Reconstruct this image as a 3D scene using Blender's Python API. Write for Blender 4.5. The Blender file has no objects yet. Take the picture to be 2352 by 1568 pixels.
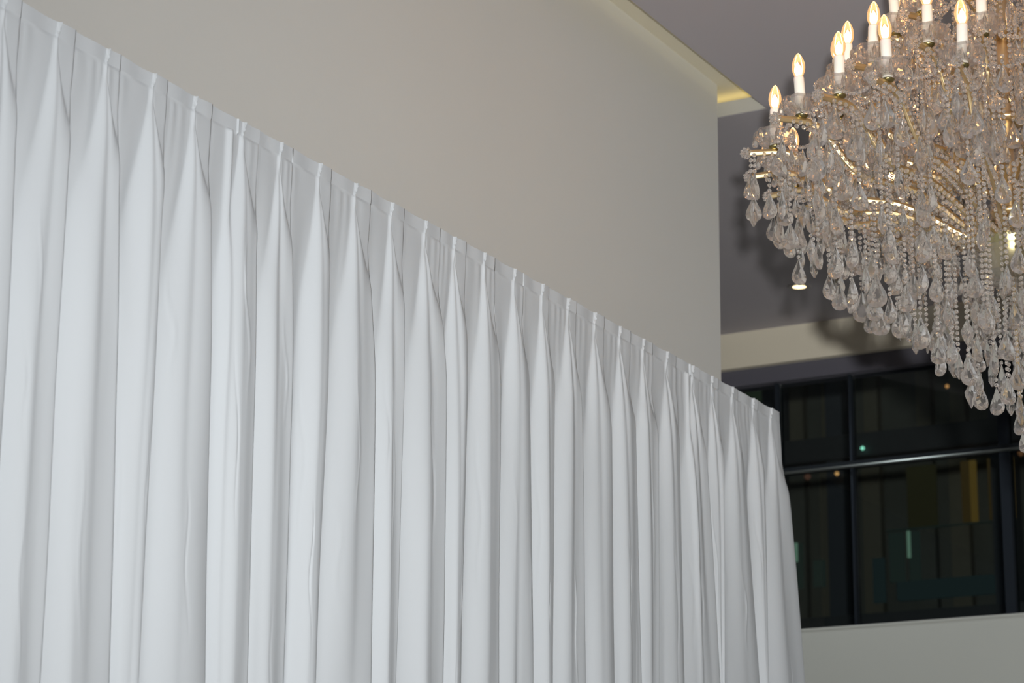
import bpy, math, random
from mathutils import Vector, Matrix
rnd = random.Random(7)
PI = math.pi
EYE = 1.45                                   # camera height above the floor
sc = bpy.context.scene
col = sc.collection

# ------------------------------------------------------------------ camera
FW = Vector((0.836141, 0.476650, 0.271427))
RT = Vector((0.492644, -0.870168, 0.010483))
UP = Vector((-0.241184, -0.124951, 0.962402))
cam_d = bpy.data.cameras.new('camera')
cam_d.sensor_width = 36.0
cam_d.lens = 5516.0 / 2352 * 36
cam_d.clip_start = 0.05
cam_d.dof.use_dof = True
cam_d.dof.focus_distance = 5.9
cam_d.dof.aperture_fstop = 6.3
cam = bpy.data.objects.new('camera', cam_d)
m = Matrix((RT, UP, -FW)).transposed().to_4x4()
m.translation = Vector((0, 0, EYE))
cam.matrix_world = m
col.objects.link(cam)
sc.camera = cam

# ------------------------------------------------------------------ world, exposure, main lights
sc.view_settings.view_transform = 'Standard'
sc.view_settings.look = 'None'
sc.view_settings.exposure = 0.0
sc.view_settings.gamma = 1.0
sc.view_settings.use_curve_mapping = False
w = bpy.data.worlds.new('night')
sc.world = w
w.use_nodes = True
w.node_tree.nodes['Background'].inputs[0].default_value = (0.30, 0.36, 0.50, 1)
w.node_tree.nodes['Background'].inputs[1].default_value = 0.026
cy = sc.cycles
cy.max_bounces = 16
cy.transmission_bounces = 16
cy.glossy_bounces = 6
cy.diffuse_bounces = 4
cy.transparent_max_bounces = 24
cy.sample_clamp_indirect = 10.0
cy.use_denoising = True


def lamp(name, kind, loc, energy, color, aim=None, **kw):
    d = bpy.data.lights.new(name, kind)
    d.energy = energy
    d.color = color
    for k, v in kw.items():
        setattr(d, k, v)
    o = bpy.data.objects.new(name, d)
    o.location = loc
    if aim is not None:
        o.rotation_euler = (Vector(aim) - Vector(loc)).to_track_quat('-Z', 'Y').to_euler()
    col.objects.link(o)
    return o


# the photographer's flash, mounted above the camera, a little to its right
fl = Vector((0, 0, EYE)) + RT * 0.065 + UP * 0.20
lamp('camera_flash', 'AREA', fl, 55.0, (0.985, 0.965, 0.935), aim=fl + FW * 5 + RT * .72 - UP * .12, shape='DISK', size=0.09, spread=1.2)
# recessed downlight beams: first one in view, the rest added unseen for room fill (their fittings are built below)
ZC = 3.08 + EYE
DOWN = [(9.292, 3.862), (9.292, 1.3), (9.292, -1.4), (6.4, -1.4), (3.4, -1.4), (0.4, -1.4), (3.0, 1.3), (0.2, 1.3), (-2.4, 1.3), (-2.4, -1.4)]
WATT = [25, 75, 90, 190, 130, 100, 60, 80, 60, 60]
for i, (x, y) in enumerate(DOWN):
    lamp('downlight_and_fill_beam', 'SPOT', (x, y, ZC - 0.02), WATT[i], (0.95, 0.975, 1.0), aim=(x, y, 0),
         spot_size=2.2, spot_blend=0.6, shadow_soft_size=0.05)


# ------------------------------------------------------------------ helpers
def mat(name, color, rough=0.6, metal=0.0, **kw):
    mt = bpy.data.materials.new(name)
    mt.use_nodes = True
    b = mt.node_tree.nodes['Principled BSDF']
    b.inputs['Base Color'].default_value = (*color, 1)
    b.inputs['Roughness'].default_value = rough
    b.inputs['Metallic'].default_value = metal
    for k, v in kw.items():
        b.inputs[k].default_value = v
    return mt


def bump(mt, scale, strength, dist=0.002, detail=4, stretch=None, tint=None):
    nt = mt.node_tree
    tc = nt.nodes.new('ShaderNodeTexCoord')
    mp = nt.nodes.new('ShaderNodeMapping')
    if stretch:
        mp.inputs['Scale'].default_value = stretch
    nt.links.new(tc.outputs['Object'], mp.inputs['Vector'])
    n = nt.nodes.new('ShaderNodeTexNoise')
    n.inputs['Scale'].default_value = scale
    n.inputs['Detail'].default_value = detail
    nt.links.new(mp.outputs[0], n.inputs['Vector'])
    bp = nt.nodes.new('ShaderNodeBump')
    bp.inputs['Strength'].default_value = strength
    bp.inputs['Distance'].default_value = dist
    nt.links.new(n.outputs['Fac'], bp.inputs['Height'])
    b = nt.nodes['Principled BSDF']
    nt.links.new(bp.outputs[0], b.inputs['Normal'])
    if tint:
        base = b.inputs['Base Color'].default_value[:3]
        n2 = nt.nodes.new('ShaderNodeTexNoise')
        n2.inputs['Scale'].default_value = tint[0]
        nt.links.new(mp.outputs[0], n2.inputs['Vector'])
        mx = nt.nodes.new('ShaderNodeMix')
        mx.data_type = 'RGBA'
        mx.inputs[6].default_value = (*base, 1)
        mx.inputs[7].default_value = (*[c * tint[1] for c in base], 1)
        nt.links.new(n2.outputs['Fac'], mx.inputs[0])
        nt.links.new(mx.outputs[2], b.inputs['Base Color'])
    return mt


def emit_mat(name, color, strength):
    mt = bpy.data.materials.new(name)
    mt.use_nodes = True
    nt = mt.node_tree
    nt.nodes.clear()
    e = nt.nodes.new('ShaderNodeEmission')
    e.inputs[0].default_value = (*color, 1)
    e.inputs[1].default_value = strength
    o = nt.nodes.new('ShaderNodeOutputMaterial')
    nt.links.new(e.outputs[0], o.inputs[0])
    return mt


class MB:
    """collects faces, builds one mesh"""
    def __init__(s):
        s.v = []
        s.f = []

    def add(s, vs, fs, M=None):
        o = len(s.v)
        s.v += [tuple(M @ Vector(p)) if M is not None else tuple(p) for p in vs]
        s.f += [tuple(i + o for i in f) for f in fs]
        return s

    def box(s, x0, y0, z0, x1, y1, z1, M=None):
        vs = [(x, y, z) for z in (z0, z1) for y in (y0, y1) for x in (x0, x1)]
        return s.add(vs, [(0, 2, 3, 1), (4, 5, 7, 6), (0, 1, 5, 4), (2, 6, 7, 3), (0, 4, 6, 2), (1, 3, 7, 5)], M)

    def lathe(s, prof, n=12, M=None, mod=None, capped=True):
        vs = []
        fs = []
        for k, (r, z) in enumerate(prof):
            for i in range(n):
                a = 2 * PI * i / n
                rr = r * (mod(a, k) if mod else 1)
                vs.append((rr * math.cos(a), rr * math.sin(a), z))
        for k in range(len(prof) - 1):
            for i in range(n):
                j = (i + 1) % n
                fs.append((k * n + i, k * n + j, (k + 1) * n + j, (k + 1) * n + i))
        if capped:
            fs.append(tuple(range(n))[::-1])
            fs.append(tuple((len(prof) - 1) * n + i for i in range(n)))
        return s.add(vs, fs, M)

    def tube(s, path, r, n=8, prof=None, up=(0, 0, 1)):
        """prof: list of (a,b) cross-section coords, a sideways, b up"""
        P = [Vector(p) for p in path]
        pr = prof or [(r * math.cos(2 * PI * i / n), r * math.sin(2 * PI * i / n)) for i in range(n)]
        n = len(pr)
        vs = []
        fs = []
        for k, p in enumerate(P):
            t = (P[min(k + 1, len(P) - 1)] - P[max(k - 1, 0)]).normalized()
            u = Vector(up)
            if abs(t.dot(u)) > .98:
                u = Vector((1, 0, 0))
            a = t.cross(u).normalized()
            b = a.cross(t).normalized()
            for (x, y) in pr:
                vs.append(tuple(p + a * x + b * y))
        for k in range(len(P) - 1):
            for i in range(n):
                j = (i + 1) % n
                fs.append((k * n + i, (k + 1) * n + i, (k + 1) * n + j, k * n + j))
        fs.append(tuple(range(n)))
        fs.append(tuple((len(P) - 1) * n + i for i in range(n))[::-1])
        return s.add(vs, fs)

    def mesh(s, name, m, smooth=False):
        me = bpy.data.meshes.new(name)
        me.from_pydata(s.v, [], s.f)
        if m is not None:
            me.materials.append(m)
        if smooth:
            me.polygons.foreach_set('use_smooth', [True] * len(me.polygons))
        me.update()
        return me

    def build(s, name, m, parent=None, smooth=False):
        return obj(name, s.mesh(name, m, smooth), parent)


def obj(name, me, parent=None, loc=None, rot=None, scale=None):
    o = bpy.data.objects.new(name, me)
    col.objects.link(o)
    if parent is not None:
        o.parent = parent
    if loc is not None:
        o.location = loc
    if rot is not None:
        o.rotation_euler = rot
    if scale is not None:
        o.scale = scale
    return o


def empty(name, loc, rz=0, parent=None):
    return obj(name, None, parent, loc, (0, 0, rz))


def tag(o, label, cat, group=None):
    o['label'] = label
    o['category'] = cat
    if group:
        o['group'] = group
    return o


def struct(o):
    o['kind'] = 'structure'
    return o


def smooth01(x):
    x = max(0.0, min(1.0, x))
    return x * x * (3 - 2 * x)


# ------------------------------------------------------------------ materials
M_wall = bump(mat('warm_grey_paint', (0.685, 0.70, 0.68), 0.75), 60, 0.15, tint=(1.2, 0.96))
M_ceil = bump(mat('grey_ceiling_paint', (0.435, 0.415, 0.445), 0.8), 60, 0.1)
M_cove = mat('cove_paint', (0.72, 0.68, 0.55), 0.7)
M_sill = bump(mat('sill_wall_paint', (0.49, 0.52, 0.49), 0.7), 60, 0.1)
M_lip = mat('slot_edge_paint', (.46, .46, .42), .7)
M_band = mat('bulkhead_paint', (0.69, 0.65, 0.53), 0.7)
M_frame = mat('dark_window_frame', (0.10, 0.10, 0.125), 0.45)
M_floor = bump(mat('light_floor', (0.30, 0.27, 0.24), 0.35), 8, 0.05)
M_room = mat('room_paint', (0.74, 0.72, 0.70), 0.8)
M_cloth = bump(mat('white_curtain_cloth', (0.570, 0.615, 0.655), 0.8), 14, 0.25, dist=0.004, detail=6, stretch=(1, 1, 0.35))
M_steel = mat('painted_pole', (0.7, 0.7, 0.72), 0.4, 0.3)
M_gold = bump(mat('polished_brass', (0.86, 0.67, 0.38), 0.42, 1.0), 40, 0.1)
M_darkbrass = mat('aged_brass', (0.30, 0.26, 0.12), 0.35, 1.0)
M_sleeve = mat('ivory_candle_sleeve', (0.88, 0.84, 0.76), 0.45, 0.0, **{'Subsurface Weight': 0.1})
M_led = emit_mat('warm_led_strip', (1.0, 0.78, 0.28), 2.3)
M_fil = emit_mat('glowing_filament', (1.0, 0.64, 0.32), 15.0)
M_dl = emit_mat('downlight_lens', (1.0, 0.78, 0.45), 3.0)


def glass_mat(name, color, transp, transl, rough=0.0, ior=1.52):
    mt = bpy.data.materials.new(name)
    mt.use_nodes = True
    nt = mt.node_tree
    nt.nodes.clear()
    g = nt.nodes.new('ShaderNodeBsdfGlass')
    g.inputs['Color'].default_value = (*color, 1)
    g.inputs['Roughness'].default_value = rough
    g.inputs['IOR'].default_value = ior
    t = nt.nodes.new('ShaderNodeBsdfTransparent')
    t.inputs['Color'].default_value = (0.93, 0.93, 0.93, 1)
    d = nt.nodes.new('ShaderNodeBsdfDiffuse')
    d.inputs['Color'].default_value = (0.96, 0.92, 0.89, 1)
    m1 = nt.nodes.new('ShaderNodeMixShader')
    m1.inputs[0].default_value = transp
    nt.links.new(g.outputs[0], m1.inputs[1])
    nt.links.new(t.outputs[0], m1.inputs[2])
    m2 = nt.nodes.new('ShaderNodeMixShader')
    m2.inputs[0].default_value = transl
    nt.links.new(m1.outputs[0], m2.inputs[1])
    nt.links.new(d.outputs[0], m2.inputs[2])
    o = nt.nodes.new('ShaderNodeOutputMaterial')
    nt.links.new(m2.outputs[0], o.inputs[0])
    return mt


M_crystal = glass_mat('cut_crystal', (1.0, 0.984, 0.968), 0.04, 0.045, 0.02)  # warm tints here and below stand in for bulb glow in the glass
M_bead = glass_mat('crystal_bead', (1.0, 0.978, 0.958), 0.04, 0.085, 0.03)
M_dish = glass_mat('pressed_glass', (1.0, 0.96, 0.93), 0.60, 0.03)


def thin_glass(name, gloss, rough, tint, emis=None):
    mt = bpy.data.materials.new(name)
    mt.use_nodes = True
    nt = mt.node_tree
    nt.nodes.clear()
    t = nt.nodes.new('ShaderNodeBsdfTransparent')
    t.inputs[0].default_value = (*tint, 1)
    g = nt.nodes.new('ShaderNodeBsdfGlossy')
    g.inputs['Roughness'].default_value = rough
    fr = nt.nodes.new('ShaderNodeLayerWeight')
    fr.inputs[0].default_value = gloss
    mx = nt.nodes.new('ShaderNodeMixShader')
    nt.links.new(fr.outputs['Fresnel'], mx.inputs[0])
    nt.links.new(t.outputs[0], mx.inputs[1])
    nt.links.new(g.outputs[0], mx.inputs[2])
    last = mx
    if emis:
        e = nt.nodes.new('ShaderNodeEmission')
        e.inputs[0].default_value = (*emis[0], 1)
        e.inputs[1].default_value = emis[1]
        ad = nt.nodes.new('ShaderNodeAddShader')
        nt.links.new(mx.outputs[0], ad.inputs[0])
        nt.links.new(e.outputs[0], ad.inputs[1])
        last = ad
    o = nt.nodes.new('ShaderNodeOutputMaterial')
    nt.links.new(last.outputs[0], o.inputs[0])
    return mt


M_pane = thin_glass('window_glass', 0.35, 0.0, (0.82, 0.85, 0.83))
M_bulb = thin_glass('warm_bulb_glass', 0.5, 0.05, (1.0, 0.84, 0.60), ((1.0, 0.54, 0.28), 0.26))

# ------------------------------------------------------------------ room shell (positions relative to the eye height, +EYE)
E_ = EYE
XW, YW, ZW = 7.217, 3.293, 3.175       # right end, face and top of the wall behind the curtain
YE, XE = 3.134, 7.285                  # the ceiling's slot: its edge along the wall and its end
XF = 9.84                              # far wall face
YR, XB, YL = -3.4, -3.6, 5.4
PT = 0.053                             # ceiling panel thickness

struct(MB().box(XB, YR, -0.1, XF + .3, YL, 0).build('floor', M_floor))
struct(MB().box(XB, YW, 0, XW, YW + .16, ZW + E_).build('wall_left', M_wall))
struct(MB().box(XB - .15, YR, 0, XB, YW, ZC + .2).build('wall_back', M_room))
struct(MB().box(XB - .15, YR - .15, 0, XF + .3, YR, ZC + .2).build('wall_right', M_room))
struct(MB().box(XW - .6, YL, 0, XF + .3, YL + .15, ZC + .2).build('wall_passage', M_room))
c = MB()
c.box(XB, YR, ZC, XF, YE, ZC + PT)
c.box(XE, YE, ZC, XF, YL, ZC + PT)
struct(c.build('ceiling', M_ceil))
# pale edge faces of the slot
struct(MB().box(XE - .004, YE, ZC + .001, XE, YL, ZC + PT).build('trim_1', M_lip))
# recess above the slot
c = MB()
c.box(XB, YE - .3, ZW + E_, XE + .35, YL, ZW + E_ + .05)
struct(c.build('trim_2', M_cove))
struct(MB().box(XE + .33, YE - .3, ZC + PT, XE + .35, YL, ZW + E_).build('trim_3', M_cove))
# warm light strips lying on the ceiling panel beside the slot
s1 = MB().box(XB + .2, YE - .12, ZC + PT, XE, YE - .10, ZC + PT + .012).build('cove_light_strip', M_led)
tag(s1, 'warm yellow light strip hidden in the ceiling slot along the wall', 'light strip')
s2 = MB().box(XE + .05, YE - .02, ZC + PT, XE + .07, 4.6, ZC + PT + .012).build('cove_light_strip', M_led)
tag(s2, 'short warm yellow light strip across the end of the ceiling slot', 'light strip')

# far wall: sill wall, window opening, bulkhead
struct(MB().box(XF, YR, 0, XF + .3, YL, 1.676 + E_).build('wall_far', M_sill))
struct(MB().box(XF - .004, YR, 1.668 + E_, XF + .3, YL, 1.676 + E_).build('trim_4', M_sill))
struct(MB().box(XF, YR, 2.911 + E_, XF + .3, YL, ZC + .2).build('trim_5', M_band))
win = struct(empty('window_1', (XF + .06, 0, 1.676 + E_)))
zb, zt = 0.0, 2.911 - 1.676
MB().box(-.02, YR, zt - .077, .10, YL, zt).build('head_frame', M_frame, win)
MB().box(0.0, YR, 0.724, .045, YL, 0.752).build('transom', mat('transom_paint', (.012, .015, .018), .85, **{'Specular IOR Level': .08}), win)
MB().tube([(-.015, YR, .724), (-.015, YL, .724)], .007).build('transom_bead', mat('bead_metal', (.25, .28, .27), .3, .9), win)
MB().box(0.0, YR, 0, .06, YL, .012).build('bottom_frame', M_frame, win)
M_mul = mat('mullion_paint', (.016, .021, .028), .85, **{'Specular IOR Level': .08})
ys = [4.95, 4.244, 3.887, 3.18, 2.47, 1.76, 1.05, .34, -.37, -1.08, -1.79, -2.5]
for k, y in enumerate(ys):
    wd = .022 if abs(y - 3.18) < .01 else .005 if abs(y - 3.887) < .01 else .009
    MB().box(.01, y - wd, .012, .07, y + wd, zt - .077).build('mullion', M_mul, win)
yy = [YL] + ys + [YR]
for a, b in zip(yy[:-1], yy[1:]):
    for z0, z1 in ((.012, .724), (.752, zt - .077)):
        MB().box(.035, b + .01, z0, .041, a - .01, z1).build('window_pane', M_pane, win)

# ------------------------------------------------------------------ the building across, seen through the window
XO = 15.0
M_facade = mat('dark_facade', (.13, .135, .125), .7)
M_slat = mat('brown_facade_panel', (.185, .17, .135), .6)
M_conc = mat('grey_green_ledge', (.34, .42, .42), .6)
bl = empty('building', (XO, 4.0, 0))
tag(bl, 'dark building across the way at night behind the window, its strips dimly lit', 'building')


def B(name, y0, z0, y1, z1, m, x0=0.0, x1=.05):
    return MB().box(x0, min(y0, y1) - 4.0, min(z0, z1) + E_, x1, max(y0, y1) - 4.0, max(z0, z1) + E_).build(name, m, bl)


B('wall', 9.5, -1.45, -4.5, 6.0, M_facade, .25, .6)
for z in (0.6, 2.45, 3.68, 5.2):
    B('floor_slab', 9.5, z, -4.5, z + .16, mat('slab_paint', (.07, .075, .085), .6), -.10, .25)
yq = 9.2
k = 0
while yq > -4.2:
    B('facade_panel', yq, 2.62, yq - .13, 3.66, M_slat if k % 3 else M_facade, .12, .2)
    B('facade_panel', yq - .03, 3.86, yq - .13, 5.2, M_slat, .12, .2)
    yq -= .24 + .07 * ((k * 7) % 3)
    k += 1
for y in (6.45, 5.98, 4.83, 3.6, 2.4, 1.2, 0, -1.2, 7.5, 8.6):
    B('facade_column', y + .06, 0, y - .06, 5.2, mat('column_paint', (.08, .09, .11), .5), -.06, .2)
L_yel = emit_mat('lit_curtain_gap', (1.0, .66, .16), .07)
L_yel2 = emit_mat('dim_lit_gap', (1.0, .70, .25), .028)
L_teal = emit_mat('lit_teal_glass', (.5, .78, .68), .024)
L_pale = emit_mat('pale_strip_glow', (.42, .72, .75), .022)
L_bright = emit_mat('lit_lamp_streak', (.55, 1.0, .75), .17)
L_dk = emit_mat('faint_green_room', (.5, .8, .5), .022)
B('lit_window', 5.06, 3.60, 5.02, 3.19, L_yel, .02, .05)
B('lit_window', 5.12, 3.60, 5.06, 3.19, L_yel2, .02, .05)
B('lit_window', 4.935, 3.60, 4.91, 3.19, L_yel2, .02, .05)
B('lit_window', 4.785, 3.60, 4.765, 3.19, L_yel, .02, .05)
B('lit_window', 5.5, 3.60, 5.3, 3.19, emit_mat('dim_green_room', (.8, .8, .4), .016), .02, .05)
B('lit_window', 5.64, 3.16, 5.54, 2.83, L_teal, .02, .05)
B('lit_window', 5.50, 3.16, 5.43, 2.83, L_teal, .02, .05)
B('lamp_streak', 5.505, 3.16, 5.485, 2.98, L_bright, -.0, .015)
B('ledge', 5.58, 2.82, 4.92, 2.70, L_pale, -.02, .05)  # ledge glows in place of light falling on it
B('lit_window', 6.33, 3.15, 6.27, 2.84, L_teal, .02, .05)
B('lamp_streak', 6.315, 3.15, 6.295, 3.02, L_bright, 0, .015)
B('lit_window', 6.19, 3.02, 6.11, 2.84, L_teal, .02, .05)
B('lit_window', 5.76, 3.0, 5.68, 2.70, L_pale, .02, .05)
B('lit_window', 6.70, 4.32, 6.46, 4.0, L_dk, .02, .05)
B('balcony_rail', 5.63, 3.17, 4.88, 3.162, emit_mat('rail_gleam_glow', (.5, .8, .7), .02), -.04, -.02)  # the gleam on the rail is put in as glow
for (y, z, r, cc, s) in ((5.749, 3.726, .013, (.35, 1.0, .75), 1.3), (5.938, 3.570, .014, (1.0, .55, .2), .7), (5.139, 4.084, .013, (1.0, .5, .18), .6), (6.151, 3.570, .022, (1, .5, .35), .07), (4.657, 3.578, .02, (1, .45, .2), .1)):  # small glowing dots; the orange ones imitate room lights mirrored in the glass
    lm = emit_mat('light_dot_glow', cc, s)
    MB().lathe([(r * .3, -r), (r, -r * .3), (r, r * .3), (r * .3, r)], 10, Matrix.Translation((-.13, y - 4.0, z + E_))).build('light_dot', lm, bl)
lamp('facade_fill', 'AREA', (12.2, 4.5, 7.6), 2.5, (.7, .9, .85), aim=(15, 5, 4), size=.6)  # unseen lamp added to brighten the facade outside

# ------------------------------------------------------------------ recessed downlights: one in view, the rest added for fill
for i, (x, y) in enumerate(DOWN):
    o = MB().lathe([(.030, -.004), (.050, -.006), (.052, 0.0), (.030, 0.0)], 24, capped=False).build('downlight', mat('downlight_ring', (.40, .38, .38), .6), smooth=False) if i == 0 else obj('downlight', ring_me)
    if i == 0:
        ring_me = o.data
        lens_me = MB().lathe([(.031, -.003), (.031, -.001)], 24).mesh('lens', M_dl)
    o.location = (x, y, ZC)
    obj('lens', lens_me, o)
    if i == 0:
        tag(o, 'small glowing recessed ceiling downlight just below the chandelier crystals', 'downlight', 'recessed ceiling downlights')
    else:
        tag(o, 'unseen added fill downlight ' + ['', 'before the far window, right of the chandelier', 'in the far right corner of the ceiling', 'off to the right beyond the chandelier', 'over the right side of the room, level with the first pleats', 'over the right side beside the camera', 'between the camera and the curtains', 'directly above the camera', 'behind the camera near the curtain side', 'in the rear corner behind the camera'][i], 'downlight', 'recessed ceiling downlights')

# ------------------------------------------------------------------ curtain
YC, HC = 2.993, 1.9
PIN = [3.236, 3.393, 3.548, 3.699, 3.844, 4.02, 4.164, 4.32, 4.472, 4.632, 4.787, 4.929, 5.078, 5.234, 5.387, 5.535, 5.691, 5.845, 5.992, 6.148, 6.326, 6.463, 6.611, 6.771, 6.91]
CL = [((3.285, 1.85), (3.31, 1.12), (3.32, .58)),
      ((3.449, 1.845), (3.45, 1.152), (3.461, 0.601)), ((3.593, 1.85), (3.634, 1.195), (3.662, 0.625)), ((3.751, 1.828), (3.751, 1.222), (3.745, 0.636)), ((3.907, 1.811), (3.943, 1.266), (3.972, 0.664)),
      ((4.085, 1.798), (4.106, 1.304), (4.119, 0.682)), ((4.216, 1.787), (4.244, 1.336), (4.253, 0.698)), ((4.374, 1.804), (4.386, 1.368), (4.366, 0.712)), ((4.543, 1.768), (4.584, 1.414), (4.591, 0.74)),
      ((4.693, 1.811), (4.704, 1.442), (4.701, 0.754)), ((4.864, 1.729), (4.899, 1.487), (4.911, 0.78)), ((4.989, 1.796), (5.006, 1.512), (4.994, 0.79)), ((5.136, 1.821), (5.176, 1.551), (5.181, 0.813)),
      ((5.289, 1.766), (5.329, 1.586), (5.348, 0.834)), ((5.429, 1.778), (5.465, 1.618), (5.456, 0.847)), ((5.585, 1.744), (5.617, 1.591), (5.634, 0.869)), ((5.751, 1.74), (5.793, 1.568), (5.808, 0.89)),
      ((5.914, 1.738), (5.949, 1.624), (5.969, 0.91)), ((6.057, 1.75), (6.089, 1.624), (6.08, 0.924)), ((6.217, 1.804), (6.236, 1.729), (6.247, 0.945)), ((6.373, 1.8), (6.423, 1.568), (6.483, 0.974)),
      ((6.511, 1.818), (6.532, 1.688), (6.51, 0.977)), ((6.659, 1.823), (6.697, 1.692), (6.781, 1.011)), ((6.809, 1.842), (6.847, 1.694), (6.844, 1.018)), ((6.985, 1.88), (7.037, 1.546), (7.11, 1.051))]
# the run goes on to the left, outside the frame
nl = 11
for k in range(nl):
    PIN.insert(0, PIN[0] - .155)
    a = CL[0]
    j = rnd.uniform(-.012, .012)
    CL.insert(0, tuple((x - .155 + (j if i else 0), z) for i, (x, z) in enumerate(a)))
HDR = .034
FOLD = []
for k in range(len(PIN)):
    r2 = random.Random(100 + k)
    nw = r2.choice((1, 2, 2, 3))
    FOLD.append(dict(wr=[(r2.uniform(.25, 1.1), r2.uniform(.2, .5), r2.uniform(.3, .9), r2.choice((-1, 1)) * r2.uniform(.0012, .0026), r2.uniform(.015, .045)) for _ in range(nw)], A=r2.uniform(.026, .040), wl=r2.uniform(.62, .95), cre=r2.uniform(.5, 1.3), dbl=(k - nl) in (5, 20), ph=r2.uniform(0, 6.28),
                     w2=r2.uniform(-.12, .12), g=r2.uniform(.35, .8), s2=r2.uniform(.2, .6)))


def c_app(k, z):
    (x0, z0), (x1, z1), (x2, z2) = CL[k]
    if z > z0:
        return x0
    if z > z1:
        t = (z0 - z) / (z0 - z1)
        return x0 + (x1 - x0) * smooth01(t) * .5 + (x1 - x0) * t * .5
    t = min((z1 - z) / (z1 - z2), 1.6)
    return x1 + (x2 - x1) * t


def amp(f, t):
    return f['A'] * (1 - math.exp(-max(t - HDR, 0) / .22)) + .0045 * smooth01(t / .01)


def c_true(k, z, t):
    x = c_app(k, z)
    return x - amp(FOLD[k], t) * (.72 if k < len(CL) - 1 else .5) * (x / YC) * smooth01((t - HDR) / .3)


NS = 44
SS = [i / NS for i in range(NS + 1)]
TT = [0, .002, .010, .020, HDR - .003, HDR, HDR + .003]
while TT[-1] < HC + E_ - .03:
    TT.append(TT[-1] + .005 + (.014 * min(1, (TT[-1] - HDR) / .2) if TT[-1] < 1.5 else .09))
TT.append(HC + E_ - .012)


def fold_point(k, s, t, z):
    f = FOLD[k]
    c1 = c_true(k, z, t)
    c0 = c_true(k - 1, z, t) if k > 0 else c1 - .15
    # where the pinch sits within this fold (drifts towards the crest further down)
    sp = (PIN[k] - c0) / max(c1 - c0, .02)
    low = smooth01((t - HDR) / .9)
    sp = max(.25, min(.82, sp * (1 - low) + (.62 + f['w2']) * low))
    # warp so that s is spread evenly on both sides of the pinch
    A = amp(f, t)
    q = max(t - HDR, 0)
    wl = .045 + (f['wl'] * sp * 1.0) * smooth01(q / .55) ** .8
    wr = .03 + (1.15 - sp) * smooth01(q / .34)
    d = s - sp
    if t <= HDR:
        rdg = .0065 * max(0, 1 - abs(d - .05 * (1 - t / HDR)) / .014)
        if f['dbl']:
            rdg = max(rdg, .0065 * max(0, 1 - abs(d + .10) / .014))
        flap = .0024 * smooth01((s - sp) / .03)
        pin = smooth01(1 - abs(t - HDR) / .012)
        h = rdg + flap * (1 - .4 * pin) + .0015 * math.sin(9 * s + f['ph']) * (1 - rdg * 110)
    else:
        if d < 0:
            x = min(1, -d / wl)
            b = math.cos(x * PI / 2) ** 1.9
        else:
            x = min(1, d / wr)
            k_ = smooth01((wr + sp - .62) / .5)
            b = (1 - x * x) ** .8 * (1 - k_) + (1 - .22 * x ** 4) * k_
        base = .0024 * smooth01((s - sp) / .03)
        h = max(A * b, base)
        # shallow valley fold left of the lobe, gathers right under the header
        h += .0030 * smooth01(q / .3) * math.sin(2 * PI * (s * 1.6 + f['ph'] + .25 * math.sin(t * 1.7 + f['ph'])))
        h += .0009 * math.exp(-q / .12) * math.sin(17 * s + f['ph'] * 3 + 5 * math.sin(4 * s + f['ph'])) * smooth01(q / .015) * (1 if s > .05 else 0)
        # crease running down from the pinch between the two halves of the lobe
        h -= f['cre'] * .008 * math.exp(-(d - .02 * low) ** 2 / (.0012 + .006 * smooth01(q / .4))) * smooth01(q / .05) * math.exp(-q / .5)
        # a second, low soft fold further down
        h += .0045 * smooth01((t - .5) / .8) * math.exp(-(s - f['s2']) ** 2 / .006) * math.sin(f['ph'] * 5 + 1.1 * t)
        for (ct, cl, cs, ca, cw) in f['wr']:    # thin pressed-in creases in the cloth
            if ct < t < ct + cl:
                u_ = (t - ct) / cl
                sc_ = cs + cw * math.sin(u_ * 9 + ct * 7) + .10 * (u_ - .5) * cw * 20
                h += ca * math.exp(-((s - sc_) / .016) ** 2) * math.sin(PI * u_)
        if f['dbl']:
            h += .010 * math.exp(-(s - (sp - .25)) ** 2 / .002) * math.exp(-q / 1.5)
    X = c0 + (c1 - c0) * s
    return X, h


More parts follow.
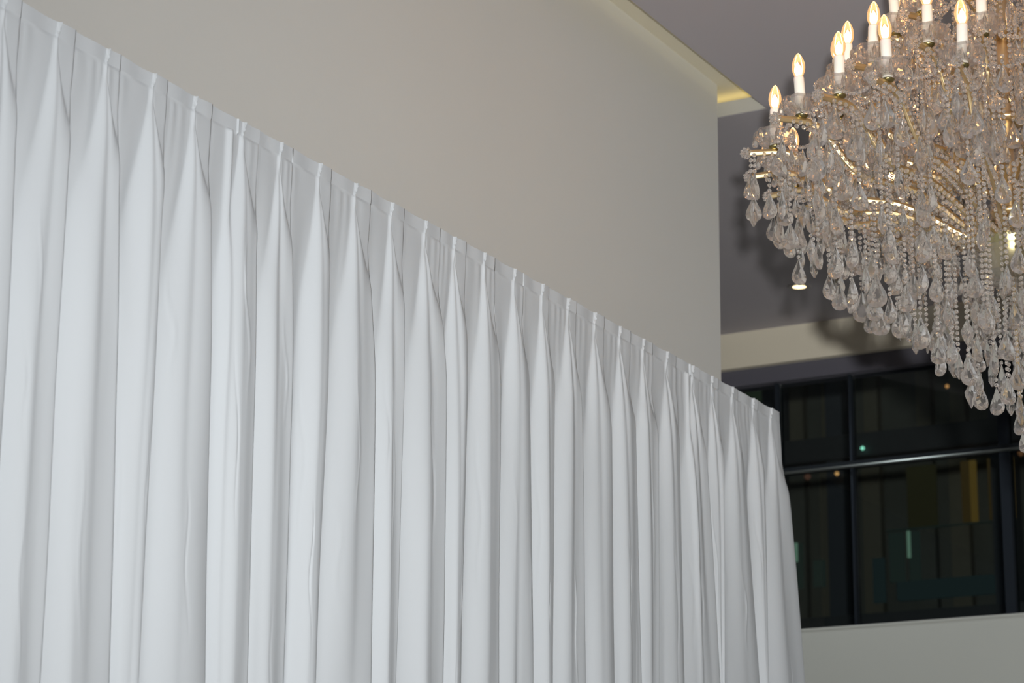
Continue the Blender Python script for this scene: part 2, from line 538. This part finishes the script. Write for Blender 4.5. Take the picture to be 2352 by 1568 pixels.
def curtain_panel(k0, k1, label, first, last):
    vs = []
    fs = []
    cols = []
    for k in range(k0, k1):
        xs0, xs1 = (CL[k - 1][0][0] if k else CL[k][0][0] - .15), CL[k][0][0]
        sh = (PIN[k] - xs0) / (xs1 - xs0)            # finer columns where the pinch is
        ss = set(SS) | {round(sh + q * .008 - .02, 4) for q in range(14)}
        if FOLD[k]['dbl']:
            ss |= {round(sh - .12 + q * .008, 4) for q in range(14)}
        for s in sorted(q for q in ss if 0 <= q <= 1):
            cols.append((k, s))
    n = len(cols)
    for t in TT:
        z = HC - t
        for (k, s) in cols:
            X, h = fold_point(k, s, t, z)
            if s > .975 and t > HDR:             # roll the crest over the edge and tuck it back
                e = (s - .975) / .025
                h *= 1 - e * .75
                X += amp(FOLD[k], t) * .10 * math.sin(e * PI)
            wr = .0022 * math.sin(X * 23 + z * 5.3) * math.sin(z * 3.1 + X * 7) * smooth01((t - .4) / .8)
            topsag = .0018 * math.sin(PI * min(1, max(0, s))) if t < .03 else 0
            vs.append((X, YC - .010 - h - wr, z + E_ - topsag * (1 - t / .03 if t < .03 else 0)))
    N = n
    if last:                                      # the last edge returns back round the pole
        base = len(vs)
        ext = 5
        for r, t in enumerate(TT):
            i = r * N + N - 1
            X, Y, Z = vs[i]
            for e in range(1, ext + 1):
                q = e / ext
                vs.append((X + (.018 * math.sin(q * PI * .6)) * (1 - max(0, 1 - t / .03)), Y + (YC + .004 - Y) * q, Z))
        for r in range(len(TT) - 1):
            def idx(rw, e):
                return rw * N + N - 1 if e == 0 else base + rw * ext + e - 1
            for e in range(ext):
                fs.append((idx(r, e), idx(r + 1, e), idx(r + 1, e + 1), idx(r, e + 1)))
    for r in range(len(TT) - 1):
        for i in range(N - 1):
            a = r * N + i
            fs.append((a, a + N, a + N + 1, a + 1))
    mb = MB()
    mb.v = vs
    mb.f = fs
    o = mb.build('curtain', M_cloth, smooth=True)
    tag(o, label, 'curtain', 'white pinch-pleated curtain panels')
    return o


b1, b2 = nl + 5, nl + 20
curtain_panel(0, b1 + 1, 'leftmost white pinch-pleated curtain panel, nearest the camera, in front of the grey wall', True, False)
curtain_panel(b1 + 1, b2 + 1, 'wide middle white pinch-pleated curtain panel hanging in front of the grey wall', False, False)
curtain_panel(b2 + 1, len(PIN), 'narrow last white curtain panel at the far end, standing against the dark window', False, True)
# the pipe that carries them, with its stands
pole = empty('curtain_pole', (4.2, YC + .026, 0))
tag(pole, 'thin pale pipe on stands carrying the white curtains along their top edge', 'curtain pole')
MB().tube([(PIN[0] - .1 - 4.2, 0, HC + E_ - .014), (6.985 - 4.2, 0, HC + E_ - .014)], .0165, 12).build('crossbar', M_steel, pole, True)
for x in (1.9, 4.3, 6.9):
    MB().lathe([(.020, .012), (.020, HC + E_ - .03)], 12, Matrix.Translation((x - 4.2, .03, 0))).build('upright', M_steel, pole, True)
    MB().box(x - 4.2 - .15, -.01, 0, x - 4.2 + .15, .22, .012).build('base_plate', M_steel, pole)

# ------------------------------------------------------------------ chandelier
AX, AY = 5.5275, 1.7277
ZT = 1.33
azi = math.atan2(0.954, -0.298)             # local +X is the ring's left side as seen from the room
ch = empty('chandelier', (AX, AY, ZT + E_), azi)
tag(ch, 'large gilt and cut-crystal chandelier with glowing candle bulbs hanging from the ceiling', 'chandelier')


def zl(z):
    return z - ZT


# --- shared meshes
def gem(w_, h_, th, kind='pear'):
    """flat-faceted pendant hanging from its top point at the origin: thin girdle, facets rising to a table front and back"""
    if kind == 'pear':
        out = [(0, 0), (.17, .10), (.38, .25), (.68, .43), (.92, .59), (1.0, .74), (.86, .88), (.48, .97), (0, 1.0)]
        cen, tb = .64, .42
    elif kind == 'kite':
        out = [(0, 0), (.45, .16), (.98, .40), (.80, .62), (.40, .82), (0, 1.0)]
        out = [out[0], out[1], out[2], out[3], (.6, .72), out[4], out[5]]
        cen, tb = .44, .30
    else:
        out = [(0, 0), (.85, .05), (1.0, .12), (1.0, .45), (.9, .80), (0, 1.0)]
        cen, tb = .45, .55
    ring = [(x, z) for x, z in out] + [(-x, z) for x, z in out[-2:0:-1]]
    N = len(ring)
    vs, fs = [], []
    for x, z in ring:
        vs.append((x * w_ / 2, -.10 * th, -z * h_))
    for x, z in ring:
        vs.append((x * w_ / 2, .10 * th, -z * h_))
    for i in range(N):
        j = (i + 1) % N
        fs.append((i, j, N + j, N + i))
    for sgn, base in ((-1, 0), (1, N)):
        o = len(vs)
        M_ = N // 2 + N % 2
        inner = []
        for q in range(M_):
            i0 = 2 * q
            i1 = min(i0 + 1, N - 1)
            mx = (ring[i0][0] + ring[i1][0]) / 2
            mz = (ring[i0][1] + ring[i1][1]) / 2
            inner.append((mx * tb, cen + (mz - cen) * tb))
        for x, z in inner:
            vs.append((x * w_ / 2, sgn * th / 2 * (1.0 + .10 * x), -z * h_))
        for q in range(M_):
            i0 = 2 * q
            i1 = (i0 + 1) % N
            i2 = (i0 + 2) % N if i0 + 2 < N + 1 else 0
            nq = (q + 1) % M_
            tri = [(base + i0, base + i1, o + q)]
            if i1 != 0:
                if q == M_ - 1 and N % 2 == 1:
                    tri.append((base + i1, o + nq, o + q))
                else:
                    tri.append((base + i1, base + i2, o + q))
                    tri.append((base + i2, o + nq, o + q))
            else:
                tri.append((base + i1, o + nq, o + q))
            fs += tri if sgn > 0 else [t[::-1] for t in tri]
        top = tuple(o + q for q in range(M_))
        fs.append(top if sgn > 0 else top[::-1])
    return MB().add(vs, fs)


def bead_faces(mb, M, d=.0125, th=.008, n=8):
    vs = []
    for (rr, yy) in ((.45, -th / 2), (1.0, 0), (.45, th / 2)):
        for i in range(n):
            a = 2 * PI * (i + .5) / n
            vs.append((d / 2 * rr * math.cos(a), yy, d / 2 * rr * math.sin(a)))
    fs = [tuple(range(n)), tuple(2 * n + i for i in range(n))[::-1]]
    for r in range(2):
        for i in range(n):
            j = (i + 1) % n
            fs.append((r * n + i, (r + 1) * n + i, (r + 1) * n + j, r * n + j))
    mb.add(vs, fs, M)


def strand_mb(n, d=.0118, pitch=.0138):
    mb = MB()
    for i in range(n):
        M = Matrix.Translation((0, 0, -pitch * (i + .5))) @ Matrix.Rotation(rnd.uniform(-.8, .8), 4, 'Z')
        bead_faces(mb, M, d)
    return mb


me_pear = gem(.042, .069, .019).mesh('pear_crystal', M_crystal)
me_pearL = gem(.050, .084, .024).mesh('pear_crystal', M_crystal)
me_pearS = gem(.034, .054, .016).mesh('pear_crystal', M_crystal)
me_kite = gem(.032, .068, .018, 'kite').mesh('kite_crystal', M_crystal)
me_prism = gem(.013, .085, .012, 'prism').mesh('prism_crystal', M_crystal)
me_drop = gem(.016, .036, .010).mesh('crystal_drop', M_crystal)
me_strand = {n: strand_mb(n).mesh('bead_strand', M_bead) for n in range(1, 26)}

mb = MB()
for i in range(26):                              # rosette: a ball of small faceted beads
    zz_ = 1 - 2 * (i + .5) / 26
    a = 2.39996 * i
    rr_ = math.sqrt(1 - zz_ * zz_)
    v_ = Vector((rr_ * math.cos(a), rr_ * math.sin(a), zz_))
    M = Matrix.Translation(v_ * .0125) @ v_.to_track_quat('Y', 'Z').to_matrix().to_4x4()
    bead_faces(mb, M, .0078, .007, 6)
mb.lathe([(.002, -.009), (.008, -.004), (.008, .004), (.002, .009)], 8)
me_ros = mb.mesh('rosette', M_bead)


def scallop(a, k):
    return 1 + (0.035 * math.cos(8 * a) if k in (2, 10, 9) else 0.07 * math.cos(8 * a) if k in (3, 4, 5, 6, 7, 8) else 0)


mb = MB()                                        # scalloped glass drip pan with wall thickness
mb.lathe([(.010, 0), (.030, .003), (.044, .010), (.0515, .021), (.0520, .030), (.0475, .038), (.0460, .037), (.0495, .029), (.0490, .022), (.042, .012), (.028, .006), (.009, .004)], 32, mod=scallop, capped=True)
for i in range(16):                              # diamond cuts: raised lozenge ridges round the bowl
    a = 2 * PI * i / 16
    for sgn in (-1, 1):
        p = []
        for q in range(4):
            rr = .028 + .0215 * math.sin(q / 3 * 1.4)
            zz = .0035 + .019 * (q / 3) ** 1.6
            aa = a + sgn * .22 * q / 3
            p.append((rr * math.cos(aa), rr * math.sin(aa), zz))
        mb.tube(p, .0011, 4)
me_pan = mb.mesh('drip_pan', M_dish, False)
me_cup = MB().lathe([(.004, -.006), (.011, -.004), (.0155, .001), (.0155, .003), (.006, .005)], 16).mesh('socket_cap', M_darkbrass, True)
me_slv = MB().lathe([(.0125, 0), (.013, .002), (.0128, .092), (.0118, .096), (.004, .096)], 20).mesh('candle_sleeve', M_sleeve, True)
me_nozz = MB().lathe([(.010, 0), (.016, .006), (.017, .012), (.014, .020), (.0145, .026)], 12).mesh('glass_nozzle', M_dish)
bp = [(.0085, 0), (.0105, .003), (.0150, .014), (.0166, .025), (.0160, .034), (.0130, .046), (.0085, .056), (.0040, .062), (.0012, .065)]
me_bulb = MB().lathe(bp, 16).mesh('light_bulb', M_bulb, True)
me_fil = MB().lathe([(.004, .003), (.0080, .009), (.0095, .017), (.0078, .026), (.0040, .034), (.0010, .040)], 10).mesh('filament', M_fil, True)


def arm_mesh(path, wdt=.011, hgt=.016):
    P = []
    for i in range(len(path) - 1):               # smooth with Catmull-Rom
        p0 = path[max(i - 1, 0)]
        p1, p2 = path[i], path[i + 1]
        p3 = path[min(i + 2, len(path) - 1)]
        for q in range(5):
            t = q / 5
            P.append(tuple(.5 * ((2 * p1[j]) + (-p0[j] + p2[j]) * t + (2 * p0[j] - 5 * p1[j] + 4 * p2[j] - p3[j]) * t * t + (-p0[j] + 3 * p1[j] - 3 * p2[j] + p3[j]) * t ** 3) for j in (0, 1)))
    P.append(path[-1])
    pr = []
    n = 20
    for i in range(n):
        a = 2 * PI * i / n
        rg = 1 + .17 * math.cos(6 * a)
        pr.append((wdt / 2 * rg * math.cos(a), hgt / 2 * rg * math.sin(a)))
    mb = MB().tube([(r, 0, z) for r, z in P], 0, prof=pr)
    return mb.mesh('arm', M_gold, True)


tiers = [
    dict(R=.582, z0=2.093, ang=[81, 63, 49, 34, 12, -3.5, -18, -31, -44, -57, -70, -86, 99, 117, 131, 146, 165, 180, -164, -148, -132, -117, -102],
         path=[(.648, 0), (.62, .002), (.582, .004), (.545, -.001), (.51, -.026), (.475, -.068), (.44, -.100), (.40, -.118), (.35, -.122), (.28, -.130), (.20, -.165), (.13, -.205), (.075, -.22)],
         ros=[(.655, 0, 0), (.524, -.010, .5), (.41, -.105, .9), (.30, -.12, 0)]),
    dict(R=.424, z0=2.228, ang=[84, 66, 43, 26, 13, -7, -28, -49, -69, -88, 104, 124, 144, 164, -176, -156, -134, -112],
         path=[(.490, 0), (.46, .002), (.424, .004), (.392, -.003), (.36, -.034), (.33, -.085), (.30, -.13), (.26, -.155), (.20, -.165), (.14, -.185), (.06, -.22)],
         ros=[(.497, 0, 0), (.372, -.014, .5), (.285, -.135, .9)]),
    dict(R=.270, z0=2.395, ang=[75, 45, 15, -15, -45, -75, 105, 135, 165, -165, -135, -105],
         path=[(.325, 0), (.30, .002), (.27, .004), (.24, -.006), (.21, -.045), (.18, -.11), (.14, -.14), (.09, -.15), (.04, -.17)],
         ros=[(.332, 0, 0), (.225, -.016, .5)]),
]
rp = random.Random(3)
for T in tiers:                                  # small crystals dressed along the underside of each arm
    mb = MB()
    pts = T['path'][1:]
    for (ra, za), (rb, zb_) in zip(pts[:-1], pts[1:]):
        L_ = math.hypot(ra - rb, za - zb_)
        nn = max(1, int(L_ / .014))
        for q in range(nn):
            u_ = (q + .5) / nn
            for sd in (-1, 1):
                M = Matrix.Translation((ra + (rb - ra) * u_, sd * .0095, za + (zb_ - za) * u_ - .010 + rnd.uniform(-.002, .003))) @ Matrix.Rotation(rnd.uniform(0, 3), 4, 'Z')
                bead_faces(mb, M, .0125, .009, 8)
    T['beads'] = mb.mesh('arm_beads', M_bead)
PEARS, KITES, STR, DROPS, PRISMS = [], [], [], [], []   # placements (pos, yaw, mesh key, scale)


def polar(r, deg, z):
    a = math.radians(deg)
    return (r * math.cos(a), r * math.sin(a), z)


for T in tiers:
    me_arm = arm_mesh(T['path'])
    for deg in T['ang']:
        A = obj('arm', me_arm, ch, (0, 0, zl(T['z0'])), (0, 0, math.radians(deg)))
        R = T['R']
        obj('arm_beads', T['beads'], A)
        tx, ty = rp.uniform(-.05, .05), rp.uniform(-.05, .05)
        obj('socket_cap', me_cup, A, (R, 0, .016))
        obj('drip_pan', me_pan, A, (R, 0, .020), (0, 0, rp.uniform(0, 1)))
        obj('glass_nozzle', me_nozz, A, (R, 0, .024))
        obj('candle_sleeve', me_slv, A, (R, 0, .022), (tx, ty, 0))
        rot = Matrix.Rotation(ty, 4, 'Y') @ Matrix.Rotation(tx, 4, 'X')
        p = Vector((R, 0, .022)) + (Matrix.Rotation(ty, 3, 'Y') @ Matrix.Rotation(tx, 3, 'X')) @ Vector((0, 0, .0955))
        obj('light_bulb', me_bulb, A, p, (tx, ty, rp.uniform(0, 6)))
        obj('filament', me_fil, A, p, (tx, ty, 0))
        for (rr, zz, tilt) in T['ros']:
            obj('rosette', me_ros, A, (rr, 0, zz), (rp.uniform(0, 6) * 0, tilt * 0, 0))
        # drops round each drip pan
        c0 = Vector(polar(R, deg, zl(T['z0']) + .052))
        for q in range(7):
            a = 2 * PI * q / 7 + rp.uniform(-.1, .1)
            pos = c0 + Vector((.050 * math.cos(a), .050 * math.sin(a), 0))
            DROPS.append((tuple(pos), a))
        # pendants off the arm end and along the arm
        PEARS.append((polar(R + .062, deg + rp.uniform(-1, 1), zl(T['z0']) - .055), rp.uniform(0, 3), 'M', 1.0))
        STR.append((polar(R + .062, deg, zl(T['z0']) - .012), 3))
        PEARS.append((polar(R - .02, deg + 2, zl(T['z0']) - .075), rp.uniform(0, 3), 'M', 1.05))
        STR.append((polar(R - .02, deg + 2, zl(T['z0']) - .012), 4))
        if R > .3:
            PEARS.append((polar(R - .11, deg + rp.uniform(-2, 2), zl(T['z0']) - .118 + (.02 if R > .5 else 0)), rp.uniform(0, 3), 'L', 1.0))
            PEARS.append((polar(R - .17, deg + rp.uniform(-3, 3), zl(T['z0']) - .05), rp.uniform(0, 3), 'L', .9))

# hanging curtain of strands below the arms: a cone whose lower edge falls towards the centre
rings = [(.635, 22), (.595, 21), (.55, 22), (.50, 23), (.45, 22), (.40, 21), (.35, 20), (.30, 18), (.25, 15), (.20, 13), (.15, 10), (.10, 7), (.055, 4), (0, 1)]


def arm_level(r):
    z = 2.093
    pts = tiers[0]['path']
    if r >= pts[0][0]:
        return z
    for (ra, za), (rb, zb_) in zip(pts[:-1], pts[1:]):
        if rb <= r <= ra:
            return z + za + (zb_ - za) * (ra - r) / (ra - rb)
    return z - .30


for ri, (r, n) in enumerate(rings):
    for i in range(n):
        deg = 360 * (i + .5 * (ri % 2)) / n + rp.uniform(-3, 3)
        bot = ZT + .985 * r - .055 * math.exp(-((r - .50) / .13) ** 2) + (0 if r == 0 else rp.uniform(-.012, .03)) + (.0 if i % 2 else .022 * (r > .05))
        top = arm_level(r) - .01
        if r < .1:
            top = 1.80
        kind = rp.random()
        if kind < .72:
            mesh_k, hgt = 'M', .070
        elif kind < .86:
            mesh_k, hgt = 'K', .068
        else:
            mesh_k, hgt = 'L', .088
        if r == 0:
            mesh_k, hgt = 'M', .05
        rr = r + rp.uniform(-.008, .008)
        zz = bot + hgt
        PEARS.append((polar(rr, deg, zl(zz)), rp.uniform(0, 3.1), mesh_k, 1.0 if r else .72))
        # alternate beads and further pears up to the arm
        first = True
        while zz < top - .02:
            nb = rp.choice((2, 3, 4, 6, 8)) if not first else rp.choice((1, 2, 3, 5))
            first = False
            nb = max(1, min(nb, int((top - zz) / .0138)))
            STR.append((polar(rr, deg, zl(zz + nb * .0138)), nb))
            zz += nb * .0138
            if zz < top - .10 and rp.random() < (.38 if r > .1 else .9):
                mk = rp.choice('MMSK')
                hh = {'M': .070, 'S': .054, 'K': .068}[mk]
                zz += hh
                PEARS.append((polar(rr, deg, zl(zz)), rp.uniform(0, 3.1), mk, 1.0))

# strands and prisms between the tiers
for (r, n, zt_, nb0, nb1) in ((.50, 22, 2.09, 3, 8), (.46, 22, 2.20, 4, 10), (.40, 24, 2.21, 6, 13), (.34, 22, 2.19, 8, 15), (.28, 18, 2.28, 8, 18), (.22, 16, 2.36, 8, 20), (.16, 12, 2.42, 10, 22), (.30, 16, 2.40, 3, 8), (.12, 10, 2.6, 10, 24), (.37, 20, 2.24, 2, 5), (.44, 22, 2.10, 2, 6), (.53, 22, 2.075, 1, 4), (.23, 14, 2.25, 3, 9), (.56, 18, 2.13, 1, 3), (.395, 16, 2.29, 1, 3)):
    for i in range(n):
        deg = 360 * (i + .3) / n + rp.uniform(-5, 5)
        nb = rp.randint(nb0, nb1)
        z = zt_ + rp.uniform(-.02, .02)
        STR.append((polar(r, deg, zl(z)), nb))
        PEARS.append((polar(r, deg, zl(z - nb * .0138)), rp.uniform(0, 3), rp.choice('MMSKL'), 1.0))
for (r, n, z) in ((.17, 26, 2.30), (.25, 34, 2.39), (.11, 18, 2.46), (.35, 30, 2.21)):
    for i in range(n):
        deg = 360 * (i + rp.uniform(-.2, .2)) / n
        PRISMS.append((polar(r, deg, zl(z)), rp.uniform(0, 3)))


def place(items, name, maker, limit=300, visible=None):
    """nearest/most visible ones as single parts, the rest as one joined part"""
    # those on the side of the chandelier that the photograph shows come first
    order = sorted(items, key=lambda it: (it[0][0] < -.03, -it[0][1]))
    for it in order[:limit]:
        me, rot, s = maker(it)
        o = obj(name, me, ch, it[0], rot, (s, s, s) if s != 1 else None)
    rest = order[limit:]
    return rest


KEY = {'M': me_pear, 'L': me_pearL, 'S': me_pearS, 'K': me_kite}


def join(items, name, maker, m):
    vs, fs = [], []
    cache = {}
    for it in items:
        me, rot, s = maker(it)
        if me.name not in cache:
            cache[me.name] = ([tuple(v.co) for v in me.vertices], [tuple(p.vertices) for p in me.polygons])
        V, F = cache[me.name]
        c_, s_ = math.cos(rot[2]), math.sin(rot[2])
        o = len(vs)
        x, y, z = it[0]
        vs += [(x + s * (a * c_ - b * s_), y + s * (a * s_ + b * c_), z + s * g) for a, b, g in V]
        fs += [tuple(i + o for i in f) for f in F]
    if not vs:
        return
    mb = MB()
    mb.v, mb.f = vs, fs
    o = mb.build(name, m, ch)
    o['kind'] = 'stuff'
    return o


def mk_pear(it):
    return KEY[it[2]], (0, 0, it[1]), it[3]


def mk_str(it):
    return me_strand[max(1, min(25, it[1]))], (0, 0, it[0][0] * 50), 1


def mk_drop(it):
    return me_drop, (0, 0, it[1]), 1


def mk_prism(it):
    return me_prism, (0, 0, it[1]), 1


pp = [p for p in PEARS if p[2] != 'K']
kk = [p for p in PEARS if p[2] == 'K']
join(place(pp, 'pear_crystal', mk_pear, 300), 'pear_crystal_cluster', mk_pear, M_crystal)
join(place(kk, 'kite_crystal', mk_pear, 120), 'kite_crystal_cluster', mk_pear, M_crystal)
join(place(STR, 'bead_strand', mk_str, 300), 'bead_strand_cluster', mk_str, M_bead)
join(place(DROPS, 'crystal_drop', mk_drop, 150), 'crystal_drop_cluster', mk_drop, M_crystal)
join(place(PRISMS, 'prism_crystal', mk_prism, 80), 'prism_crystal_cluster', mk_prism, M_crystal)


# garlands of beads swagged between neighbouring drip pans and between tiers
def garland(p, q, sag, name='bead_garland'):
    p, q = Vector(p), Vector(q)
    L = (q - p).length + sag
    n = max(3, int(L / .0125))
    mb = MB()
    for i in range(n + 1):
        t = i / n
        c_ = p.lerp(q, t) + Vector((0, 0, -4 * sag * t * (1 - t)))
        M = Matrix.Translation(c_) @ Matrix.Rotation(rnd.uniform(0, 3), 4, 'Z')
        bead_faces(mb, M, .0110, .008, 6)
    return mb


for ti, T in enumerate(tiers):
    an = sorted(T['ang'])
    for i in range(len(an)):
        a, b = an[i], an[(i + 1) % len(an)]
        if b < a:
            b += 360
        garland(polar(T['R'] + .02, a, zl(T['z0'] + .045)), polar(T['R'] + .02, b, zl(T['z0'] + .045)), .045).build('bead_garland', M_bead, ch)
    up_r, up_z = ((.424, 2.25), (.27, 2.42), (.075, 2.78))[ti]
    for k, a in enumerate(an):
        garland(polar(T['R'] - .05, a, zl(T['z0'] + .02)), polar(up_r, a + 4, zl(up_z)), .05 if ti < 2 else .08).build('bead_garland', M_bead, ch)

# stem, hub bowl, crown and canopy
stem = MB()
stem.lathe([(.012, zl(1.86)), (.014, zl(1.95)), (.014, zl(3.04))], 16)
stem.build('centre_rod', M_gold, ch, True)
prof = [(.020, 0), (.035, .01), (.042, .04), (.030, .07), (.022, .09), (.034, .12), (.040, .15), (.024, .18), (.016, .20)]
for z0, s in ((1.98, 1.0), (2.20, 1.1), (2.44, .95), (2.66, .8)):
    MB().lathe([(r * s, zl(z0) + z * 1.0) for r, z in prof], 12).build('stem_baluster', M_dish, ch)
for z0, r in ((1.94, .045), (2.185, .05), (2.42, .05), (2.64, .04)):
    MB().lathe([(r * .4, zl(z0) - .012), (r, zl(z0) - .006), (r * 1.05, zl(z0) + .004), (r * .5, zl(z0) + .014)], 20).build('brass_collar', M_gold, ch, True)
hub = MB().lathe([(.015, zl(1.775)), (.045, zl(1.785)), (.068, zl(1.81)), (.078, zl(1.845)), (.080, zl(1.865)), (.084, zl(1.870)), (.084, zl(1.876)), (.07, zl(1.885)), (.02, zl(1.90))], 32)
hub.build('hub_bowl', mat('pale_brass', (.62, .56, .30), .25, 1.0), ch, True)
MB().lathe([(.020, zl(1.745)), (.055, zl(1.758)), (.080, zl(1.785)), (.094, zl(1.825)), (.096, zl(1.84)), (.092, zl(1.84)), (.088, zl(1.822)), (.07, zl(1.785)), (.02, zl(1.765))], 24).build('glass_bowl', M_dish, ch)
MB().lathe([(.004, zl(1.40)), (.004, zl(1.76))], 8).build('lower_rod', M_gold, ch)
crown = MB().lathe([(.075, zl(2.76)), (.085, zl(2.775)), (.085, zl(2.785)), (.03, zl(2.83)), (.02, zl(2.84))], 24)
crown.build('crown', M_gold, ch, True)
MB().lathe([(.012, zl(3.0)), (.05, zl(3.03)), (.075, zl(3.07)), (.075, zl(3.08))], 24).build('canopy', M_gold, ch, True)
for k in range(12):
    a = 30 * k
    garland(polar(.08, a, zl(2.77)), polar(.045, a, zl(2.45)), .0).build('bead_garland', M_bead, ch)
